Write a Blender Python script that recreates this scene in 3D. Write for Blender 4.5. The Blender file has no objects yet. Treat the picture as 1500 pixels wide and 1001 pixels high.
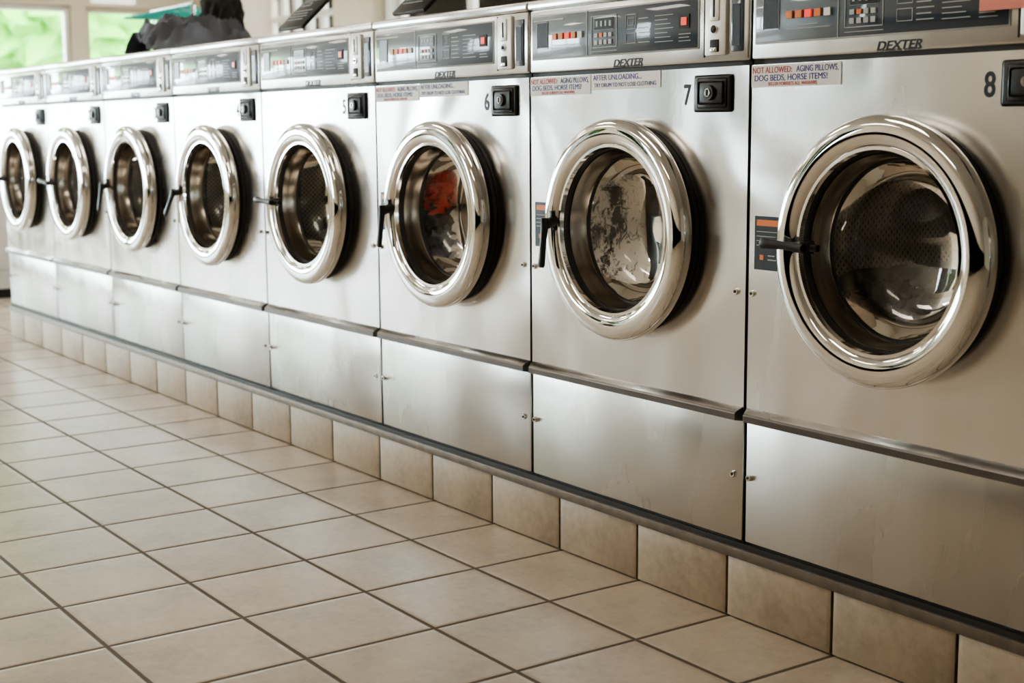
import bpy, bmesh, math, random
from mathutils import Vector, Matrix, noise
random.seed(4)
scene=bpy.context.scene
COL=scene.collection
W=0.745
FZ=-0.166
# ------------------------------------------------------------------ materials
def newmat(name):
    m=bpy.data.materials.new(name); m.use_nodes=True
    nt=m.node_tree; nt.nodes.clear()
    o=nt.nodes.new("ShaderNodeOutputMaterial"); b=nt.nodes.new("ShaderNodeBsdfPrincipled")
    nt.links.new(b.outputs[0],o.inputs[0])
    return m,nt,b
class N:
    def __init__(s,nt): s.nt=nt
    def n(s,t,**k):
        x=s.nt.nodes.new(t)
        for a,v in k.items(): setattr(x,a,v)
        return x
    def l(s,a,b): s.nt.links.new(a,b)
    def math(s,op,a,b=None,c=None):
        x=s.n("ShaderNodeMath",operation=op)
        for i,v in enumerate((a,b,c)):
            if v is None: continue
            if hasattr(v,"is_output"): s.l(v,x.inputs[i])
            else: x.inputs[i].default_value=v
        return x.outputs[0]
    def coord(s,which="Object",scale=(1,1,1)):
        t=s.n("ShaderNodeTexCoord"); m=s.n("ShaderNodeMapping")
        m.inputs["Scale"].default_value=scale
        s.l(t.outputs[which],m.inputs[0]); return m.outputs[0]
    def noise(s,vec,scale,detail=4,rough=.55,dist=0):
        x=s.n("ShaderNodeTexNoise"); x.inputs["Scale"].default_value=scale
        x.inputs["Detail"].default_value=detail; x.inputs["Roughness"].default_value=rough
        x.inputs["Distortion"].default_value=dist
        s.l(vec,x.inputs["Vector"]); return x.outputs[0]
    def ramp(s,fac,stops):
        x=s.n("ShaderNodeValToRGB"); e=x.color_ramp.elements
        while len(e)<len(stops): e.new(.5)
        for i,(p,c) in enumerate(stops):
            e[i].position=p; e[i].color=(c[0],c[1],c[2],1) if not isinstance(c,(int,float)) else (c,c,c,1)
        s.l(fac,x.inputs[0]); return x.outputs[0]
    def mix(s,f,a,b,mode="MIX"):
        x=s.n("ShaderNodeMix",data_type="RGBA",blend_type=mode)
        for i,v in ((0,f),(6,a),(7,b)):
            if hasattr(v,"is_output"): s.l(v,x.inputs[i])
            else: x.inputs[i].default_value=v if i==0 else (*v,1)
        return x.outputs[2]
    def bump(s,h,strength,dist,normal=None):
        x=s.n("ShaderNodeBump"); x.inputs["Strength"].default_value=strength; x.inputs["Distance"].default_value=dist
        s.l(h,x.inputs["Height"])
        if normal is not None: s.l(normal,x.inputs["Normal"])
        return x.outputs[0]
def simple(name,col,rough=.5,metal=0,nscale=0,namt=.15,bump=0,coat=0,emit=None,es=0):
    m,nt,b=newmat(name); k=N(nt)
    b.inputs["Base Color"].default_value=(*col,1); b.inputs["Roughness"].default_value=rough; b.inputs["Metallic"].default_value=metal
    b.inputs["Coat Weight"].default_value=coat
    v=k.coord(); f=k.noise(v,nscale or 12)
    c=k.mix(f,tuple(x*(1-namt) for x in col),tuple(min(1,x*(1+namt)) for x in col)); k.l(c,b.inputs["Base Color"])
    if bump: k.l(k.bump(f,bump,.003),b.inputs["Normal"])
    if emit: b.inputs["Emission Color"].default_value=(*emit,1); b.inputs["Emission Strength"].default_value=es
    return m
def steel(name,col,r0,r1,wob=.35):
    m,nt,b=newmat(name); k=N(nt)
    g=k.n("ShaderNodeNewGeometry")
    off=k.n("ShaderNodeVectorMath",operation="ADD"); k.l(g.outputs["Position"],off.inputs[0]); off.inputs[1].default_value=(3.1,1.7,.3)
    mp=k.n("ShaderNodeMapping"); mp.inputs["Scale"].default_value=(1,1,.07); k.l(off.outputs[0],mp.inputs[0])
    streak=k.noise(mp.outputs[0],18,2,.5,0)
    mp3=k.n("ShaderNodeMapping"); mp3.inputs["Scale"].default_value=(1,1,.35); k.l(off.outputs[0],mp3.inputs[0])
    smear=k.noise(mp3.outputs[0],3.0,1,.5,.9)
    mp2=k.n("ShaderNodeMapping"); mp2.inputs["Scale"].default_value=(1,1,.012); k.l(off.outputs[0],mp2.inputs[0])
    fine=k.noise(mp2.outputs[0],420,2,.5)
    s=k.math("ADD",k.math("MULTIPLY",streak,.25),k.math("MULTIPLY",smear,.75))
    c=k.ramp(s,[(.3,tuple(x*.88 for x in col)),(.7,tuple(min(1,x*1.05) for x in col))]); k.l(c,b.inputs["Base Color"])
    r=k.n("ShaderNodeMapRange",interpolation_type="SMOOTHSTEP"); k.l(s,r.inputs[0]); r.inputs[1].default_value=.28; r.inputs[2].default_value=.72
    r.inputs[3].default_value=r0; r.inputs[4].default_value=r1; k.l(r.outputs[0],b.inputs["Roughness"])
    b.inputs["Metallic"].default_value=1
    low=k.noise(off.outputs[0],2.6,1,.5,.8)
    n1=k.bump(low,wob,.02)
    n2=k.bump(fine,.05,.001,n1)
    k.l(n2,b.inputs["Normal"])
    return m
M={}
M['steel']=steel("brushed_steel",(.75,.735,.71),.15,.29,.8)
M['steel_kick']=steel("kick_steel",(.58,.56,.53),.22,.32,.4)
M['console']=steel("console_steel",(.70,.69,.67),.16,.28,.1)
M['lip']=simple("lip_steel",(.16,.15,.14),.35,.9)  # steel darkened in colour to carry the shadow under the flared edge
M['chrome']=simple("chrome",(.82,.815,.80),.04,1,namt=.03)
M['inner']=simple("inner_bezel_steel",(.34,.31,.27),.2,1,namt=.2)
M['innerdark']=simple("bezel_dark",(.03,.027,.025),.4)
M['black']=simple("black_plastic",(.015,.015,.016),.32)
M['rubber']=simple("rubber",(.02,.019,.018),.6)
M['frame']=simple("frame_black",(.02,.018,.017),.5)
M['side']=simple("painted_side",(.42,.41,.39),.45,.3)
M['strip']=simple("base_angle",(.20,.17,.14),.5,.5,nscale=30,namt=.4)
M['graphic']=simple("graphic_overlay",(.045,.065,.095),.3,coat=1)
M['graphic2']=simple("graphic_dark",(.010,.012,.015),.25)
M['line']=simple("graphic_line",(.50,.52,.51),.4)
M['red']=simple("red_led",(.75,.05,.03),.3,emit=(1,.06,.03),es=.5)
M['orange']=simple("orange_btn",(.85,.24,.06),.35)
M['white']=simple("sticker_white",(.90,.89,.86),.5,nscale=40,namt=.05)
M['ink_red']=simple("ink_red",(.6,.03,.03),.5)
M['ink_blue']=simple("ink_blue",(.03,.05,.25),.5)
M['ink_dark']=simple("ink_dark",(.02,.025,.04),.5)
M['pink']=simple("pink_paper",(.95,.33,.28),.7)
M['label']=simple("label_dark",(.035,.045,.06),.35)
M['cream']=simple("coin_plate",(.80,.78,.72),.35,.4)
M['slot']=simple("slot_dark",(.02,.02,.02),.6)
def glassmat(name,tint,ior,rough,haze):
    m,nt,b=newmat(name); k=N(nt); nt.nodes.remove(b)
    tr=k.n("ShaderNodeBsdfTransparent"); tr.inputs[0].default_value=(*tint,1)
    gl=k.n("ShaderNodeBsdfGlossy"); gl.inputs["Roughness"].default_value=rough; gl.inputs[0].default_value=(1,.98,.95,1)
    fr=k.n("ShaderNodeFresnel"); fr.inputs[0].default_value=ior
    mx=k.n("ShaderNodeMixShader"); k.l(fr.outputs[0],mx.inputs[0]); k.l(tr.outputs[0],mx.inputs[1]); k.l(gl.outputs[0],mx.inputs[2])
    out=mx.outputs[0]
    if haze:
        g2=k.n("ShaderNodeBsdfGlossy"); g2.inputs["Roughness"].default_value=.32; g2.inputs[0].default_value=(1,.95,.88,1)
        f=k.noise(k.coord(scale=(1,1,.4)),9,4,.6,.5); ff=k.math("MULTIPLY",f,haze)
        m2=k.n("ShaderNodeMixShader"); k.l(ff,m2.inputs[0]); k.l(out,m2.inputs[1]); k.l(g2.outputs[0],m2.inputs[2]); out=m2.outputs[0]
    k.l(out,nt.nodes["Material Output"].inputs[0]); return m
M['glass']=glassmat("door_glass",(.97,.965,.95),1.45,.02,.12)
M['wglass']=glassmat("window_glass",(.93,.96,.95),1.45,.02,0)
m,nt,b=newmat("drum_perforated"); k=N(nt)
uv=k.n("ShaderNodeUVMap"); sp=k.n("ShaderNodeSeparateXYZ"); k.l(uv.outputs[0],sp.inputs[0])
def dots(u,v):
    fu=k.math("SUBTRACT",k.math("FRACT",u),.5); fv=k.math("SUBTRACT",k.math("FRACT",v),.5)
    return k.math("ADD",k.math("MULTIPLY",fu,fu),k.math("MULTIPLY",k.math("MULTIPLY",fv,fv),2.2))
d1=dots(sp.outputs[0],sp.outputs[1])
d2=dots(k.math("ADD",sp.outputs[0],.5),k.math("ADD",sp.outputs[1],.5))
hole=k.math("LESS_THAN",k.math("MINIMUM",d1,d2),.05)
k.l(k.mix(hole,(.56,.51,.44),(.01,.01,.01)),b.inputs["Base Color"])
k.l(k.math("SUBTRACT",1,hole),b.inputs["Metallic"]); b.inputs["Roughness"].default_value=.38
M['drum']=m
def tile_mat(name,base,mortar,size=.2925,x0=-.046,y0=-.25,g=.0055,per_axis=2,rough=(.22,.5)):
    m,nt,b=newmat(name); k=N(nt)
    ge=k.n("ShaderNodeNewGeometry"); sp=k.n("ShaderNodeSeparateXYZ"); k.l(ge.outputs["Position"],sp.inputs[0])
    u=k.math("DIVIDE",k.math("SUBTRACT",sp.outputs[0],x0),size); v=k.math("DIVIDE",k.math("SUBTRACT",sp.outputs[1],y0),size)
    def edge(a):
        f=k.math("FRACT",a); return k.math("MINIMUM",f,k.math("SUBTRACT",1,f))
    e=k.math("MINIMUM",edge(u),edge(v)) if per_axis==2 else edge(u)
    wob=k.noise(ge.outputs["Position"],30,2)
    e=k.math("ADD",e,k.math("MULTIPLY",k.math("SUBTRACT",wob,.5),.006))
    t=k.n("ShaderNodeMapRange",interpolation_type="SMOOTHSTEP"); k.l(e,t.inputs[0]); t.inputs[1].default_value=g/size*.6; t.inputs[2].default_value=g/size*1.5
    mask=t.outputs[0]
    t2=k.n("ShaderNodeMapRange",interpolation_type="SMOOTHSTEP"); k.l(e,t2.inputs[0]); t2.inputs[1].default_value=0; t2.inputs[2].default_value=.05
    cb=k.n("ShaderNodeCombineXYZ"); k.l(k.math("FLOOR",u),cb.inputs[0]); k.l(k.math("FLOOR",v),cb.inputs[1])
    wn=k.n("ShaderNodeTexWhiteNoise",noise_dimensions="3D"); k.l(cb.outputs[0],wn.inputs[0])
    va=k.n("ShaderNodeVectorMath",operation="MULTIPLY_ADD"); k.l(wn.outputs["Color"],va.inputs[0]); va.inputs[1].default_value=(9,9,9); k.l(ge.outputs["Position"],va.inputs[2])
    n1=k.noise(va.outputs[0],7,3,.5,0); n2=k.noise(va.outputs[0],45,4,.65)
    nn=k.math("ADD",k.math("MULTIPLY",n1,.55),k.math("MULTIPLY",n2,.45))
    c=k.ramp(nn,[(.32,tuple(x*.76 for x in base)),(.5,base),(.68,tuple(min(1,x*1.18) for x in base))])
    tint=k.ramp(wn.outputs["Value"],[(0,(.88,.87,.85)),(1,(1.0,1.0,1.0))])
    c=k.mix(1,c,tint,"MULTIPLY")
    k.l(k.mix(mask,mortar,c),b.inputs["Base Color"])
    r=k.n("ShaderNodeMapRange"); k.l(n1,r.inputs[0]); r.inputs[1].default_value=.2; r.inputs[2].default_value=.8; r.inputs[3].default_value=rough[0]; r.inputs[4].default_value=rough[1]
    k.l(k.math("MAXIMUM",r.outputs[0],k.math("MULTIPLY",k.math("SUBTRACT",1,mask),.8)),b.inputs["Roughness"])
    h=k.math("ADD",k.math("MULTIPLY",t2.outputs[0],1),k.math("MULTIPLY",n1,.15))
    k.l(k.bump(h,.5,.003),b.inputs["Normal"])
    return m
M['floor']=tile_mat("floor_tile",(.51,.425,.335),(.11,.082,.058),g=.005,rough=(.28,.36))
M['curbtile']=tile_mat("curb_tile",(.42,.335,.245),(.10,.08,.06),y0=-5,g=0.003,per_axis=1,rough=(.4,.5))
M['grout']=simple("grout",(.09,.07,.055),.9,nscale=60,namt=.3)
M['wall_beige']=simple("wall_paint_beige",(.60,.52,.42),.8,nscale=3,namt=.05)
M['wall_white']=simple("wall_paint_white",(.78,.77,.74),.8,nscale=3,namt=.04)
M['tan']=simple("tan_frame",(.52,.44,.32),.5,nscale=8,namt=.1)
M['pinkcol']=simple("rose_beige_paint",(.70,.55,.46),.8)
M['alu']=simple("window_frame_alu",(.60,.57,.50),.4,.3)
M['ceil']=simple("ceiling_tile",(.76,.74,.70),.9,nscale=50,namt=.08)
M['lamp']=simple("fill_lamp_diffuser",(.9,.9,.88),.5,emit=(1,.91,.79),es=7.5)  # glow of the unseen ceiling lamps, set as warm fill
M['green']=simple("foliage",(.13,.36,.04),.8,nscale=3,namt=.6)
M['bark']=simple("bark",(.14,.09,.05),.9)
M['ground']=simple("asphalt",(.30,.30,.29),.9,nscale=2)
M['wood']=simple("oak_wood",(.50,.27,.11),.5,nscale=5,namt=.25)
M['teal']=simple("teal_plastic",(.02,.50,.44),.35)
M['cloth_grey']=simple("cloth_grey",(.14,.15,.175),.95,nscale=14,namt=.35,bump=.3)
M['cloth_dark']=simple("cloth_dark",(.035,.033,.032),.95)
M['cloth_red']=simple("cloth_red",(.80,.05,.03),.9,nscale=10,namt=.3)
M['cloth_white']=simple("cloth_white",(.88,.86,.82),.9,nscale=16,namt=.15)
M['sign']=simple("exit_white",(.85,.84,.8),.5,emit=(1,.95,.9),es=.6)
m,nt,b=newmat("soap_suds"); k=N(nt); v=k.coord(scale=(1,1,.6))
b.inputs["Base Color"].default_value=(.94,.91,.85,1); b.inputs["Roughness"].default_value=.6
f=k.noise(v,55,8,.75,1.2); f2=k.noise(v,12,3,.6,1.0)
al=k.ramp(k.math("ADD",k.math("MULTIPLY",f,.55),k.math("MULTIPLY",f2,.45)),[(.455,.05),(.53,.95)])
k.l(al,b.inputs["Alpha"]); M['suds']=m
# ------------------------------------------------------------------ mesh builder
class MB:
    def __init__(s): s.bm=bmesh.new(); s.mats=[]
    def mi(s,m):
        m=M[m]
        if m not in s.mats: s.mats.append(m)
        return s.mats.index(m)
    def box(s,a,b,m,bev=0,seg=2,rot=None,smooth=False):
        t=bmesh.new(); bmesh.ops.create_cube(t,size=1)
        sz=[b[i]-a[i] for i in range(3)]; c=Vector([(a[i]+b[i])/2 for i in range(3)])
        for v in t.verts: v.co=Vector([v.co[i]*sz[i] for i in range(3)])
        if bev: bmesh.ops.bevel(t,geom=t.edges[:],offset=bev,segments=seg,affect='EDGES',profile=.5)
        for v in t.verts:
            if rot: v.co=rot@v.co
            v.co+=c
        s.merge(t,m,smooth or bev>0)
    def merge(s,t,m,smooth=False):
        i=s.mi(m)
        for f in t.faces: f.material_index=i; f.smooth=smooth
        me=bpy.data.meshes.new("t"); t.to_mesh(me); t.free(); s.bm.from_mesh(me); bpy.data.meshes.remove(me)
    def rev(s,prof,c,m,segs=96,closed=False,uv=None):
        i=s.mi(m); rings=[]
        for r,y in prof:
            if r<1e-6: rings.append([s.bm.verts.new((c[0],y,c[1]))]*segs)
            else: rings.append([s.bm.verts.new((c[0]+r*math.cos(2*math.pi*j/segs),y,c[1]+r*math.sin(2*math.pi*j/segs))) for j in range(segs)])
        L=s.bm.loops.layers.uv.verify()
        n=len(prof); acc=0
        for a in range(n if closed else n-1):
            A,B=rings[a],rings[(a+1)%n]; p,q=prof[a],prof[(a+1)%n]
            ln=math.hypot(p[0]-q[0],p[1]-q[1])
            for j in range(segs):
                j2=(j+1)%segs; vs=[]; uvs=[]
                for v,w in ((A[j],(j,acc)),(A[j2],(j+1,acc)),(B[j2],(j+1,acc+ln)),(B[j],(j,acc+ln))):
                    if v not in vs: vs.append(v); uvs.append(w)
                if len(vs)<3: continue
                f=s.bm.faces.new(vs); f.material_index=i; f.smooth=True
                if uv:
                    for lo,w in zip(f.loops,uvs): lo[L].uv=(w[0]*uv[0]/segs,w[1]*uv[1])
            acc+=ln
    def cyl(s,p0,p1,r0,r1,m,segs=16):
        t=bmesh.new(); d=Vector(p1)-Vector(p0)
        bmesh.ops.create_cone(t,cap_ends=True,segments=segs,radius1=r0,radius2=r1,depth=d.length)
        q=d.to_track_quat('Z','Y').to_matrix().to_4x4()
        bmesh.ops.transform(t,matrix=Matrix.Translation((Vector(p0)+Vector(p1))/2)@q,verts=t.verts)
        s.merge(t,m,True)
    def mesh(s,name):
        bmesh.ops.recalc_face_normals(s.bm,faces=s.bm.faces)
        me=bpy.data.meshes.new(name); s.bm.to_mesh(me); s.bm.free()
        for m in s.mats: me.materials.append(m)
        try: me.set_sharp_from_angle(angle=math.radians(38))
        except Exception: pass
        return me
def link(name,data,parent=None,loc=(0,0,0)):
    o=bpy.data.objects.new(name,data); COL.objects.link(o); o.location=loc
    if parent: o.parent=parent
    return o
def text(body,size,mat,al="LEFT",sx=1):
    t=bpy.data.curves.new("txt","FONT"); t.body=body; t.size=size; t.align_x=al; t.materials.append(M[mat]); t.extrude=.0003
    t.space_line=.95
    return t
def place_text(name,t,parent,x,z,y=-.002,sx=1,rz=0):
    o=link(name,t,parent,(x,y,z)); o.rotation_euler=(math.pi/2,rz,0); o.scale=(sx,1,1); return o
# ------------------------------------------------------------------ washer parts
CX,CZ=W/2,.628
parts={}
def part(name,b): parts[name]=b.mesh(name)
b=MB()
x0,x1,y1,z1=.003,W-.003,.74,1.14
i=b.mi('side')
P=[(x0,.004,.0),(x1,.004,.0),(x1,y1,.0),(x0,y1,.0),(x0,.004,z1),(x1,.004,z1),(x1,y1,z1),(x0,y1,z1)]
V=[b.bm.verts.new(p) for p in P]
for f in ((0,1,2,3),(4,7,6,5),(1,5,6,2),(2,6,7,3),(3,7,4,0)):
    b.bm.faces.new([V[j] for j in f]).material_index=i
for a,c in (((x0,.003,0),(.03,.012,z1)),((W-.03,.003,0),(x1,.012,z1)),((x0,.003,.955),(x1,.012,1.0)),((x0,.003,.235),(x1,.012,.30)),((x0,.003,0),(x1,.012,.03))):
    b.box(a,c,'frame')
part("cabinet",b)
def holed(b,xa,xb,za,zb,c,r,m,y,th):
    ang=[2*math.pi*j/96 for j in range(96)]+[math.atan2(Z-c[1],X-c[0])%(2*math.pi) for X in (xa,xb) for Z in (za,zb)]
    ang=sorted(ang); i=b.mi(m); inn=[];out=[];
    for a in ang:
        dx,dz=math.cos(a),math.sin(a)
        t=min([((xb if dx>0 else xa)-c[0])/dx if abs(dx)>1e-9 else 1e9,((zb if dz>0 else za)-c[1])/dz if abs(dz)>1e-9 else 1e9])
        inn.append((c[0]+r*dx,c[1]+r*dz)); out.append((c[0]+t*dx,c[1]+t*dz))
    n=len(ang)
    I=[b.bm.verts.new((p[0],y,p[1])) for p in inn]; O=[b.bm.verts.new((p[0],y,p[1])) for p in out]
    I2=[b.bm.verts.new((p[0],y+th,p[1])) for p in inn]; O2=[b.bm.verts.new((p[0],y+th,p[1])) for p in out]
    for j in range(n):
        q=(j+1)%n
        for f in ((I[j],O[j],O[q],I[q]),(O[j],O2[j],O2[q],O[q]),(I[j],I[q],I2[q],I2[j])):
            b.bm.faces.new(f).material_index=i
b=MB(); holed(b,.0045,W-.0045,.284,.970,(CX,CZ),.205,'steel',-.004,.012); part("front_panel",b)
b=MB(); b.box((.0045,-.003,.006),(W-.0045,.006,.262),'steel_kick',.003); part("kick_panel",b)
b=MB(); i=b.mi('steel'); j2=b.mi('lip')
prof=[(-.004,.287),(-.019,.277),(-.022,.273),(-.021,.260),(.004,.256)]
A=[b.bm.verts.new((.006+(0 if p[0]>-.01 else .006),p[0],p[1])) for p in prof]; B=[b.bm.verts.new((W-.006-(0 if p[0]>-.01 else .006),p[0],p[1])) for p in prof]
for q in range(4):
    f=b.bm.faces.new((A[q],B[q],B[q+1],A[q+1])); f.material_index=i if q<1 else j2  # top face plain steel, faces below it in the painted shade tone
b.bm.faces.new(A).material_index=j2; b.bm.faces.new(B[::-1]).material_index=j2
part("kick_lip",b)
b=MB(); b.box((.0035,-.006,.979),(W-.0035,.10,1.125),'console',.005,3)
b.box((.0015,-.012,1.125),(W-.0015,.74,1.147),'console',.005,3)
b.box((.612,-.008,.99),(.614,-.004,1.12),'slot')
part("console",b)
b=MB(); b.box((.014,-.0085,1.008),(.598,-.004,1.112),'line',.002); b.box((.017,-.0095,1.011),(.595,-.006,1.109),'graphic',.002)
g=lambda xa,za,xb,zb,m,y=-.0105:b.box((xa,y,za),(xb,-.008,zb),m)
def frame(xa,za,xb,zb,t=.0018,m='line',y=-.0108):
    g(xa,za,xb,za+t,m,y);g(xa,zb-t,xb,zb,m,y);g(xa,za,xa+t,zb,m,y);g(xb-t,za,xb,zb,m,y)
g(.228,1.011,.230,1.109,'line')
g(.040,1.036,.078,1.092,'graphic2'); frame(.038,1.034,.080,1.094,.0009)
for q in range(5): g(.100+q*.024,1.052,.116+q*.024,1.066,'orange' if q in(0,1,3) else ('red' if q==2 else 'white'),-.013)
frame(.245,1.026,.335,1.096,.0016); g(.258,1.066,.322,1.090,'graphic2',-.0115); frame(.257,1.065,.323,1.091,.0008)
for q in range(4):
    g(.263+q*.0155,1.072,.269+q*.0155,1.084,'line',-.012); g(.258+q*.0165,1.033,.269+q*.0165,1.043,'line',-.0125); g(.258+q*.0165,1.049,.269+q*.0165,1.058,'orange' if q==1 else 'line',-.0125)
frame(.365,1.060,.40,1.092,.0012); frame(.372,1.068,.393,1.084,.0008)
frame(.365,1.030,.40,1.052,.0012)
for q in range(6): g(.408,1.030+q*.010,.445-.006*(q%2),1.0318+q*.010,'line')
for q in range(7): g(.462,1.028+q*.009,.520-.009*(q%3),1.0295+q*.009,'line')
g(.540,1.052,.572,1.080,'slot',-.012); g(.549,1.058,.565,1.074,'red',-.014)
for q in range(3): g(.538,1.026+q*.007,.574-.005*(q%2),1.0275+q*.007,'line')
for q in range(2): g(.100,1.032+q*.007,.21-.03*q,1.0333+q*.007,'line')
g(.025,1.0965,.14,1.0995,'line'); g(.245,1.018,.335,1.0192,'line')
part("control_graphic",b)
b=MB(); b.box((.620,-.014,.992),(.682,-.004,1.118),'cream',.004); b.box((.637,-.017,1.060),(.665,-.010,1.112),'cream',.003)
b.box((.649,-.0185,1.068),(.653,-.012,1.104),'slot'); b.cyl((.651,-.018,1.044),(.651,-.010,1.044),.008,.008,'chrome'); b.cyl((.651,-.020,1.044),(.651,-.016,1.044),.004,.004,'slot')
b.box((.638,-.016,.999),(.664,-.010,1.024),'slot',.002); b.box((.642,-.019,1.000),(.660,-.012,1.008),'chrome',.001)
b.box((.692,-.010,.998),(.726,-.004,1.108),'graphic',.003); b.box((.698,-.0112,1.010),(.720,-.008,1.090),'graphic2')
part("coin_slot",b)
b=MB()
b.box((.586,-.011,.880),(.695,-.003,.955),'black',.006,3); b.box((.600,-.014,.888),(.686,-.009,.948),'graphic2',.004)
b.box((.606,-.0165,.895),(.680,-.012,.942),'black',.006,3)
b.cyl((.643,-.024,.919),(.643,-.012,.919),.0145,.016,'innerdark',24); b.cyl((.643,-.026,.919),(.643,-.02,.919),.0085,.0085,'inner',24); b.box((.6415,-.0275,.913),(.6445,-.024,.925),'slot')
part("service_lock",b)
b=MB(); b.box((.020,-.0052,.570),(.092,-.0035,.676),'label'); b.box((.026,-.0058,.657),(.086,-.004,.669),'orange')
for q in range(4):
    b.box((.026,-.0058,.645-.009*q),(.086-.008*(q%2),-.004,.6462-.009*q),'line')
b.box((.036,-.0062,.59),(.046,-.004,.600),'orange'); b.box((.058,-.0062,.59),(.080,-.004,.592),'line'); b.box((.058,-.0062,.598),(.076,-.004,.600),'line')
part("info_label",b)
b=MB()
for x in (.016,W-.030):
    for z in (.143,.521):
        b.cyl((x,-.009,z),(x,-.003,z),.0062,.0075,'chrome',16); b.cyl((x,-.0105,z),(x,-.008,z),.003,.004,'slot',6)
part("screws",b)
b=MB()
pr=[]
for q in range(28):
    a=2*math.pi*q/28; ca,sa=math.cos(a),math.sin(a)
    e=.78
    pr.append((.2135+.0295*math.copysign(abs(ca)**e,ca),-.046-.022*math.copysign(abs(sa)**e,sa)))
b.rev(pr,(CX,CZ),'chrome',128,True); part("door_ring",b)
b=MB(); b.rev([(.224,.0),(.230,-.006),(.229,-.014),(.220,-.018),(.222,-.034),(.206,-.040),(.200,-.0),(.204,.01)],(CX,CZ),'rubber',96,True); part("gasket",b)
b=MB(); b.rev([(.192,-.052),(.187,-.060),(.181,-.060),(.179,-.050)],(CX,CZ),'chrome',128)
b.rev([(.180,-.052),(.177,-.046),(.1765,-.030)],(CX,CZ),'innerdark')
b.rev([(.1775,-.034),(.173,-.036),(.169,-.020),(.166,.004),(.163,.008)],(CX,CZ),'inner')
b.rev([(.167,.006),(.162,.006),(.160,.012),(.166,.016)],(CX,CZ),'innerdark')
b.rev([(.168,.008),(.178,.014),(.182,.030),(.205,.01)],(CX,CZ),'rubber')
part("door_bezel",b)
b=MB(); b.rev([(.162,.010),(.159,.026),(.154,.044),(.146,.060),(.132,.074),(.110,.084),(.075,.092),(.035,.0955),(0,.0965)],(CX,CZ),'glass'); part("porthole_glass",b)
b=MB(); b.rev([(.181,.030),(.245,.034),(.262,.05),(.262,.50),(0,.50)],(CX,CZ),'drum',96,False,(110,62))
for q in range(3):
    a=math.radians(80+120*q); rot=Matrix.Rotation(-a,3,'Y')
    b.box((CX+math.cos(a)*.235-.03,.12,CZ+math.sin(a)*.235-.02),(CX+math.cos(a)*.235+.03,.49,CZ+math.sin(a)*.235+.02),'drum',.012,3,rot)
part("drum",b)
b=MB()
rot=Matrix.Rotation(math.radians(-47),3,'X')
ctr=Vector((.125,.135,1.25))
def lb(dx0,dx1,dz0,dz1,dy0,dy1,m,bev=0):
    c=Vector(((dx0+dx1)/2,(dy0+dy1)/2,(dz0+dz1)/2)); hs=Vector(((dx1-dx0)/2,(dy1-dy0)/2,(dz1-dz0)/2))
    cc=ctr+rot@c; b.box(cc-hs,cc+hs,m,bev,2,rot)
lb(-.085,.085,-.125,.125,-.006,.006,'black',.004)
lb(-.070,.070,.080,.110,-.0075,-.005,'label'); lb(-.055,.055,.088,.102,-.0085,-.006,'line')
lb(-.06,.0,-.02,-.005,-.0075,-.005,'line'); lb(-.055,-.005,-.017,-.008,-.008,-.005,'black')
for q in range(5): lb(-.065,.06-.012*(q%3),.060-.014*q,.0625-.014*q,-.0075,-.005,'line')
for q in range(4): lb(-.065,.05-.012*(q%2),-.045-.014*q,-.043-.014*q,-.0075,-.005,'line')
b.box((.03,.045,1.146),(.23,.30,1.156),'black',.003)
part("soap_hopper_lid",b)
b=MB(); b.box((.12,.10,1.146),(.35,.24,1.156),'black',.004); b.box((.2,.095,1.150),(.27,.105,1.154),'console',.001); part("soap_hopper_closed",b)
def handle_mesh(L):
    b=MB()
    b.cyl((.012,-.060,0),(0,-.088,0),.013,.010,'black',20)
    t=bmesh.new()
    secs=[(.018,.007,.009),(0,.010,.009),(-L*.35,.0075,.0075),(-L*.75,.010,.007),(-L*.95,.0115,.006),(-L,.009,.004)]
    rings=[]
    for i,(x,hz,hy) in enumerate(secs):
        yy=-.090-.010*min(1,max(0,-x/L))
        rings.append([t.verts.new((x,yy+hy*math.sin(a),hz*math.cos(a))) for a in [2*math.pi*q/14 for q in range(14)]])
    for A,B in zip(rings,rings[1:]):
        for q in range(14): t.faces.new((A[q],A[(q+1)%14],B[(q+1)%14],B[q]))
    t.faces.new(rings[0]);t.faces.new(rings[-1][::-1])
    b.merge(t,'black',True)
    b.box((.0,-.074,-.007),(.034,-.062,.007),'black',.003)
    return b.mesh("handle")
H_LEFT=handle_mesh(.082); H_DOWN=handle_mesh(.095)
BOWL=[(0,.0965),(.035,.0955),(.075,.092),(.110,.084),(.132,.074),(.146,.060),(.154,.044),(.159,.026),(.163,.010)]
def ymin(r):
    if r>=.200: return .045
    r2=max(0,r-.012)
    for (a,ya),(c,yc) in zip(BOWL,BOWL[1:]):
        if r2<=c: y=ya+(yc-ya)*(r2-a)/(c-a); break
    else: y=.03
    return max(y+.010,.040)
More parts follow.
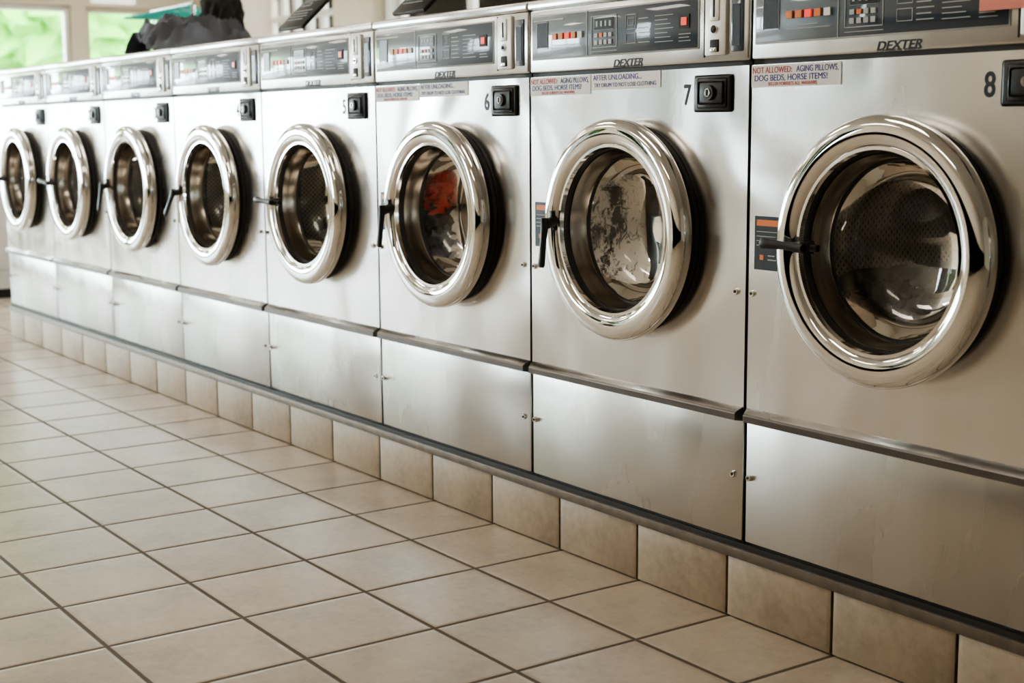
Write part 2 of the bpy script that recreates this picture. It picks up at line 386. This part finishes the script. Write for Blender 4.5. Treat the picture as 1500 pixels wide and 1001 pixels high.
def contents(kind,seed):
    b=MB()
    rnd=random.Random(seed)
    if kind=='red': L=[(-.17,.13,.11,'cloth_red'),(-.20,.11,.04,'cloth_red'),(-.20,.11,-.03,'cloth_dark'),(-.20,.12,-.09,'cloth_grey'),(-.12,.16,.08,'cloth_red'),(-.12,.18,-.02,'cloth_white'),(-.11,.17,-.10,'cloth_white'),(-.05,.16,.13,'cloth_red'),(-.04,.19,-.06,'cloth_dark'),(.0,.17,-.14,'cloth_red'),(-.12,.16,-.15,'cloth_white'),(.08,.2,-.10,'cloth_dark')]
    elif kind=='white': L=[(-.20,.12,.02,'cloth_grey'),(-.18,.12,-.10,'cloth_dark'),(-.12,.17,.07,'cloth_white'),(-.12,.17,-.04,'cloth_grey'),(-.06,.17,-.13,'cloth_white'),(-.04,.18,.1,'cloth_grey'),(.02,.19,-.06,'cloth_grey'),(.09,.2,-.12,'cloth_white')]
    elif kind=='dark': L=[(-.15,.16,-.15,'cloth_dark'),(-.06,.18,-.17,'cloth_grey'),(.04,.2,-.16,'cloth_dark'),(-.05,.25,-.10,'cloth_dark')]
    else: L=[(-.16,.16,-.13,'cloth_grey'),(-.06,.18,-.16,'cloth_white'),(.04,.2,-.16,'cloth_dark'),(-.08,.25,-.09,'cloth_dark')]
    for q,d in enumerate(L):
        c=Vector((CX+d[0],d[1],CZ+d[2])); s=Vector((rnd.uniform(.065,.085),.085,rnd.uniform(.06,.08)))
        t=bmesh.new(); bmesh.ops.create_icosphere(t,subdivisions=4,radius=1)
        o=Vector((seed*3.3,q*5.1,0))
        for v in t.verts:
            n=v.co.normalized(); f=1.1-abs(noise.noise(n*2.3+o))*.9+.25*noise.noise(n*5+o)
            v.co=Vector((n.x*s.x*f,n.y*s.y*f,n.z*s.z*f))+c
        for v in t.verts:
            d2=Vector((v.co.x-CX,0,v.co.z-CZ)); r=d2.length
            if r>.25: d2=d2.normalized()*.25; v.co.x=CX+d2.x; v.co.z=CZ+d2.z; r=.25
            v.co.y=min(.49,max(ymin(r),v.co.y))
        b.merge(t,d[3],True)
    return b.mesh("laundry_load")
kinds={8:'dark',7:'white',6:'red',5:'dark',4:'dark',3:'grey',2:'dark',1:'grey',9:'grey'}
stick1=MB(); stick1.box((.004,-.0056,.926),(.236,-.0042,.968),'white'); stick1=stick1.mesh("notice_sticker")
stick2=MB(); stick2.box((.240,-.0056,.934),(.476,-.0042,.970),'white'); stick2=stick2.mesh("notice_sticker_b")
t_na=text("NOT ALLOWED:",.0165,'ink_red'); t_na2=text("AGING PILLOWS,",.0165,'ink_blue'); t_na3=text("DOG BEDS, HORSE ITEMS!",.0165,'ink_blue'); t_na4=text("SELLER FORFEITS ALL WASHERS",.009,'ink_red')
t_au=text("AFTER UNLOADING...",.0165,'ink_blue'); t_au2=text("TRY DRUM TO NOT LOSE CLOTHING",.0125,'ink_blue')
t_brand=text("DEXTER",.022,'ink_dark','CENTER'); t_brand.shear=.25; t_brand.offset=.0004
t_sub=text("COMMERCIAL WASHER",.007,'ink_dark','CENTER')
for num in range(1,10):
    xs=(num-8)*W
    e=bpy.data.objects.new("washing_machine",None); COL.objects.link(e); e.location=(xs,0,0); e.empty_display_size=.2
    for n,me in parts.items():
        if n=="soap_hopper_lid" and num not in (5,6): continue
        if n=="soap_hopper_closed" and num in (5,6): continue
        link(n,me,e,(-.02 if n=="soap_hopper_lid" and num==6 else 0,0,0))
    down=num in (7,6,4,3)
    px=CX-(.198 if down else .158)
    h=link("door_handle",H_DOWN if down else H_LEFT,e,(px,0,CZ+.002))
    h.rotation_euler=(0,math.radians({7:-90,6:-88,4:-55,3:-80,5:4,8:3,2:6,1:0,9:10}[num]),0)
    link("laundry_load",contents(kinds[num],num),e)
    if num==7:
        b=MB(); b.rev([(.1645,.017),(.161,.030),(.156,.048),(.148,.065),(.134,.079),(.111,.089),(.075,.097),(.035,.1005),(0,.1015)],(CX,CZ),'suds'); link("soap_suds",b.mesh("soap_suds"),e)
    t=text(str(num),.058,'ink_dark','CENTER'); t.offset=.001
    place_text("machine_number",t,e,.560,.897,-.0046,.8)
    place_text("brand_badge",t_brand,e,.368,.983,-.0066,1.25); place_text("brand_subtext",t_sub,e,.368,.9795,-.0066,1.3)
    if num in (6,7,8):
        link("notice_sticker",stick1,e)
        place_text("notice_text",t_na,e,.007,.953,-.006,.86); place_text("notice_text",t_na2,e,.124,.953,-.006,.83)
        place_text("notice_text",t_na3,e,.012,.938,-.006,1.0); place_text("notice_text",t_na4,e,.05,.929,-.006,1)
    if num in (6,7):
        link("notice_sticker",stick2,e); place_text("notice_text",t_au,e,.246,.955,-.006,1.05); place_text("notice_text",t_au2,e,.25,.940,-.006,1.0)
    if num==8:
        b=MB(); b.box((.545,-.020,1.035),(.735,-.0188,1.16),'pink'); link("out_of_order_note",b.mesh("note"),e)
        place_text("note_text",text("OUT OF\nORDER",.032,'ink_red'),e,.56,1.085,-.0205)
# ------------------------------------------------------------------ plinth
PX0=-7*W-.03; PX1=2*W+.02
b=MB(); b.box((PX0+.008,.006,FZ),(PX1-.008,.76,-.042),'grout')
x=-.046-.2925*18
gx=.0055
while x<PX1:
    a=max(x+gx/2,PX0); c=min(x+.2925-gx/2,PX1)
    if c-a>.02: b.box((a,-.004,FZ+.004),(c,.012,-.034),'curbtile',.0025,2)
    x+=.2925
for q in range(3): b.box((PX0-.004,.016+q*.25,FZ+.004),(PX0+.012,.26+q*.25,-.036),'curbtile',.0025,2)
link("tiled_plinth",b.mesh("tiled_plinth"))
b=MB(); b.box((PX0,-.008,-.034),(PX1,.75,-.012),'strip',.002); b.box((PX0,-.002,-.013),(PX1,.75,0),'frame')
link("base_angle",b.mesh("base_angle"))
# ------------------------------------------------------------------ room
XA,XB,YA,YB,ZC=-11.0,5.0,-6.2,4.1,2.75
def roombox(name,a,c,m,bev=0):
    b=MB(); b.box(a,c,m,bev); return link(name,b.mesh(name))
roombox("floor",(XA-.2,YA-.2,FZ-.1),(XB+.2,YB+.2,FZ),'floor')
roombox("ceiling",(XA-.2,YA-.2,ZC),(XB+.2,YB+.2,ZC+.1),'ceil')
roombox("wall_right",(XB,YA-.2,FZ),(XB+.2,YB+.2,ZC),'wall_beige')
winct=[0]
def window(axis,pos,a0,a1,z0,z1,nx,nz,fm='alu',nm="window"):
    winct[0]+=1
    b=MB(); fw=.05
    def bx(u0,u1,w0,w1,d0,d1,m,bev=.004):
        if axis=='x': b.box((pos+d0,u0,w0),(pos+d1,u1,w1),m,bev)
        else: b.box((u0,pos+d0,w0),(u1,pos+d1,w1),m,bev)
    for q in range(nx+1):
        c=a0+(a1-a0)*q/nx; c=min(max(c,a0+fw/2),a1-fw/2); bx(c-fw/2,c+fw/2,z0,z1,-.04,.04,fm)
    for q in range(nz+1):
        c=z0+(z1-z0)*q/nz; c=min(max(c,z0+fw/2),z1-fw/2); bx(a0,a1,c-fw/2,c+fw/2,-.035,.035,fm)
    bx(a0+.01,a1-.01,z0+.01,z1-.01,-.004,.004,'wglass',0)
    return link("%s_%d"%(nm,winct[0]),b.mesh(nm))
def wallsolid(name,axis,segs,m):
    b=MB()
    for u0,u1,z0,z1 in segs:
        if axis=='L': b.box((XA-.2,u0,z0),(XA,u1,z1),m)
        elif axis=='F': b.box((u0,YA-.2,z0),(u1,YA,z1),m)
        else: b.box((u0,YB,z0),(u1,YB+.2,z1),m)
    return link(name,b.mesh(name))
HT=1.97
wallsolid("wall_left",'L',[(YA-.2,YA+.1,FZ,ZC),(YA,2.40,HT,ZC),(-3.0,-2.8,FZ,HT),(.35,.5,FZ,HT),(2.28,2.40,FZ,HT),(YA,2.28,FZ,.25)],'tan')
wallsolid("wall_left",'L',[(3.4,YB+.2,FZ,ZC)],'tan')
wallsolid("trim_1",'L',[(2.40,3.4,HT,ZC)],'tan')
window('x',XA-.1,YA+.1,-3.0,.25,HT,3,1); window('x',XA-.1,-2.8,.35,.25,HT,3,1); window('x',XA-.1,.5,2.28,.25,HT,2,1)
window('x',XA-.1,2.405,3.395,FZ,HT,1,1,'tan',nm="door")
F=[(XA,XB,HT+.2,ZC),(XA,-10.6,FZ,HT+.2),(-8.2,-7.8,FZ,HT+.2),(-5.4,XB,FZ,HT+.2),(XA,XB,FZ,.55)]
wallsolid("wall_front",'F',F,'wall_beige')
for u0,u1 in ((-10.6,-8.2),(-7.8,-5.4)): window('y',YA-.1,u0,u1,.55,HT+.2,2,1)
Bk=[(XA-.2,-10.9,FZ,ZC),(-9.3,-8.45,FZ,ZC),(-6.3,XB+.2,FZ,ZC),(XA,XB,FZ,1.0),(XA,XB,2.35,ZC)]
wallsolid("wall_back",'B',Bk,'wall_white')
window('y',YB+.1,-10.9,-9.3,1.0,2.35,6,6,'alu'); window('y',YB+.1,-8.45,-6.3,1.0,2.35,2,1)
roombox("column",(-9.25,YB-.12,FZ),(-8.55,YB+.0,ZC),'tan',.005)
roombox("column",(XA,3.62,FZ),(XA+.3,YB,ZC),'pinkcol',.005)
for lx in (-9,-6.2,-3.4,-.6):  # ceiling lamps out of view, added for fill light
    for ly in (-4.2,-1.4,2.4):
        b=MB(); b.box((lx-.62,ly-.32,ZC-.05),(lx+.62,ly+.32,ZC),'white',.006); b.box((lx-.58,ly-.28,ZC-.056),(lx+.58,ly+.28,ZC-.048),'lamp')
        link("ceiling_lamp",b.mesh("ceiling_lamp"))
b=MB(); b.box((XA+.005,2.45,2.0),(XA+.06,2.85,2.2),'sign',.008)
ex=link("exit_sign",b.mesh("exit_sign"))
t=text("EXIT",.16,'ink_red','CENTER'); t.offset=.003; o=link("exit_letters",t,ex,(XA+.062,2.65,2.045)); o.rotation_euler=(math.pi/2,0,math.pi/2)
b=MB(); b.box((-7.6,.0,FZ+.06),(-6.95,.62,.70),'wall_white',.006); b.box((-7.63,-.03,.66),(-6.92,.65,.74),'wood',.006); b.box((-7.56,.03,FZ),(-6.99,.60,FZ+.06),'frame')
b.box((-6.95,.03,.02),(-6.93,.30,.63),'wall_white',.004); b.box((-6.95,.32,.02),(-6.93,.59,.63),'wall_white',.004)
b.cyl((-6.925,.28,.3),(-6.925,.28,.42),.006,.006,'chrome',10); b.cyl((-6.925,.34,.3),(-6.925,.34,.42),.006,.006,'chrome',10)
link("folding_cabinet",b.mesh("folding_cabinet"))
b=MB(); cx,cy=-6.5,1.42
for dx in (-.28,.28):
    for dy in (-.22,.22): b.cyl((cx+dx,cy+dy,FZ),(cx+dx,cy+dy,FZ+.05),.04,.04,'rubber',16)
for dy in (-.24,.24): b.cyl((cx-.32,cy+dy,FZ+.06),(cx+.32,cy+dy,FZ+.06),.012,.012,'chrome',12); b.cyl((cx-.35,cy+dy,.62),(cx+.35,cy+dy,.62),.010,.010,'chrome',12)
for dx in (-.32,.32): b.cyl((cx+dx,cy-.24,FZ+.06),(cx+dx,cy+.24,FZ+.06),.012,.012,'chrome',12); b.cyl((cx+dx,cy-.24,.62),(cx+dx,cy+.24,.62),.010,.010,'chrome',12)
for q in range(15):
    u=-.33+.66*q/14
    for dy in (-.24,.24): b.cyl((cx+u*.92,cy+dy*.9,.2),(cx+u,cy+dy,.62),.003,.003,'chrome',6)
    b.cyl((cx+u*.92,cy-.22,.2),(cx+u*.92,cy+.22,.2),.003,.003,'chrome',6)
for q in range(11):
    u=-.24+.48*q/10
    for dx in (-.32,.32): b.cyl((cx+dx*.92,cy+u*.9,.2),(cx+dx,cy+u,.62),.003,.003,'chrome',6)
for dx in (-.32,.32): b.cyl((cx+dx,cy,FZ+.06),(cx+dx,cy,1.60),.011,.011,'chrome',12)
b.cyl((cx-.34,cy,1.60),(cx+.34,cy,1.60),.012,.012,'chrome',12)
for q in range(6):
    hx=cx-.28+.11*q
    b.cyl((hx,cy,1.615),(hx,cy,1.585),.004,.004,'teal',8)
    b.cyl((hx,cy,1.585),(hx+.02,cy-.21,1.545),.007,.007,'teal',8); b.cyl((hx,cy,1.585),(hx+.02,cy+.21,1.545),.007,.007,'teal',8); b.cyl((hx+.02,cy-.21,1.545),(hx+.02,cy+.21,1.545),.007,.007,'teal',8)
link("laundry_cart",b.mesh("laundry_cart"))
b=MB(); t=bmesh.new(); nx,ny=90,60
G=[[None]*(ny+1) for _ in range(nx+1)]
for i in range(nx+1):
    for j in range(ny+1):
        u=i/nx*2-1; v=j/ny*2-1; r=math.hypot(u,v)
        wob=1+.22*noise.noise(Vector((math.atan2(v,u)*1.1,3,1)))
        env=max(0,1-(r/(1.0*wob))**2.6)
        p=Vector((u*2.0,v*1.5,0)); w=Vector((noise.noise(p+Vector((9,2,1))),noise.noise(p+Vector((1,7,4))),0))
        rg=1-abs(noise.noise(p*1.5+w*1.6))*2
        z=.145*env**.6*(.45+.55*rg)+.045*noise.noise(p*4+w*2)*min(1,env*3)+.035*env*noise.noise(p*1.1+Vector((4,4,4)))
        G[i][j]=t.verts.new((u*.36,v*.24,max(0,z)))
for i in range(nx):
    for j in range(ny):
        vs=(G[i][j],G[i+1][j],G[i+1][j+1],G[i][j+1])
        if max(q.co.z for q in vs)>.001: t.faces.new(vs)
for v in [v for v in t.verts if not v.link_faces]: t.verts.remove(v)
b.merge(t,'cloth_grey',True); link("clothes_pile",b.mesh("clothes_pile"),None,(-3.42,.25,1.157))
b=MB(); t=bmesh.new(); bmesh.ops.create_icosphere(t,subdivisions=5,radius=1)
for v in t.verts:
    n=v.co.normalized(); f=1-.35*abs(noise.noise(n*2.5))+.12*noise.noise(n*6)
    v.co=Vector((n.x*.10*f,n.y*.10*f,(n.z*.22*f)+.16)); v.co.z=max(0,v.co.z)
b.merge(t,'cloth_dark',True); link("dark_jacket",b.mesh("dark_jacket"),None,(-3.92,.61,1.157))
# ------------------------------------------------------------------ outside
roombox("ground",(-45,-40,FZ-.3),(-11.2,30,FZ-.12),'ground')
roombox("ground",(-11.2,-40,FZ-.3),(20,-6.4,FZ-.12),'ground')
roombox("ground",(-11.2,4.3,FZ-.3),(20,30,FZ-.12),'ground')
def tree(x,y,s,seed):
    b=MB(); b.cyl((x,y,FZ-.12),(x,y,1.8*s),.14*s,.09*s,'bark'); rnd=random.Random(seed)
    for q in range(9):
        t=bmesh.new(); bmesh.ops.create_icosphere(t,subdivisions=4,radius=1)
        c=Vector((x+rnd.uniform(-.9,.9)*s,y+rnd.uniform(-1.1,1.1)*s,(1.9+rnd.uniform(-.7,1.3))*s)); R0=rnd.uniform(.6,.95)*s
        for v in t.verts:
            n=v.co.normalized(); v.co=c+n*R0*(1+.35*noise.noise(n*3+c)+.3*noise.noise(n*9+c))
        b.merge(t,'green',True)
    link("tree",b.mesh("tree"))
for i,(x,y,s) in enumerate([(-20,3.6,1.2),(-26,9.5,1.4),(-27,-6,1.6)]): tree(x,y,s,i)
# ------------------------------------------------------------------ world
w=bpy.data.worlds.new("World"); scene.world=w; w.use_nodes=True
bg=w.node_tree.nodes["Background"]; bg.inputs[0].default_value=(.83,.92,1,1); bg.inputs[1].default_value=18.0
def portal(name,loc,rot,sx,sy):
    l=bpy.data.lights.new(name,"AREA"); l.shape='RECTANGLE'; l.size=sx; l.size_y=sy; l.cycles.is_portal=True
    o=link(name,l,None,loc); o.rotation_euler=rot
portal("daylight_portal_left",(XA-.25,(YA+3.4)/2,(HT+.1)/2),(0,-math.pi/2,0),HT+.1,9.6)
portal("daylight_portal_front",(-8.0,YA-.25,1.36),(math.pi/2,0,0),5.2,1.7)
portal("daylight_portal_back",(-8.6,YB+.25,1.67),(-math.pi/2,0,0),4.7,1.4)
# ------------------------------------------------------------------ camera
f=2110
a=Vector((-733-750,500.5-199,-f)).normalized(); dn=Vector((924-750,500.5-15500,-f)).normalized()
X=-a; Z=-(dn-dn.dot(a)*a).normalized(); Y=Z.cross(X); R=Matrix((X,Y,Z))
cd=bpy.data.cameras.new("camera"); cam=bpy.data.objects.new("camera",cd); COL.objects.link(cam); scene.camera=cam
cam.matrix_world=Matrix.Translation((2.0902,-2.03,.8493))@R.to_4x4()
cd.sensor_width=36; cd.lens=f/1500*36; cd.clip_start=.05
cd.dof.use_dof=True; cd.dof.focus_distance=3.0; cd.dof.aperture_fstop=4.5
scene.view_settings.view_transform='AgX'
scene.view_settings.look='AgX - Medium High Contrast'
scene.view_settings.exposure=.45
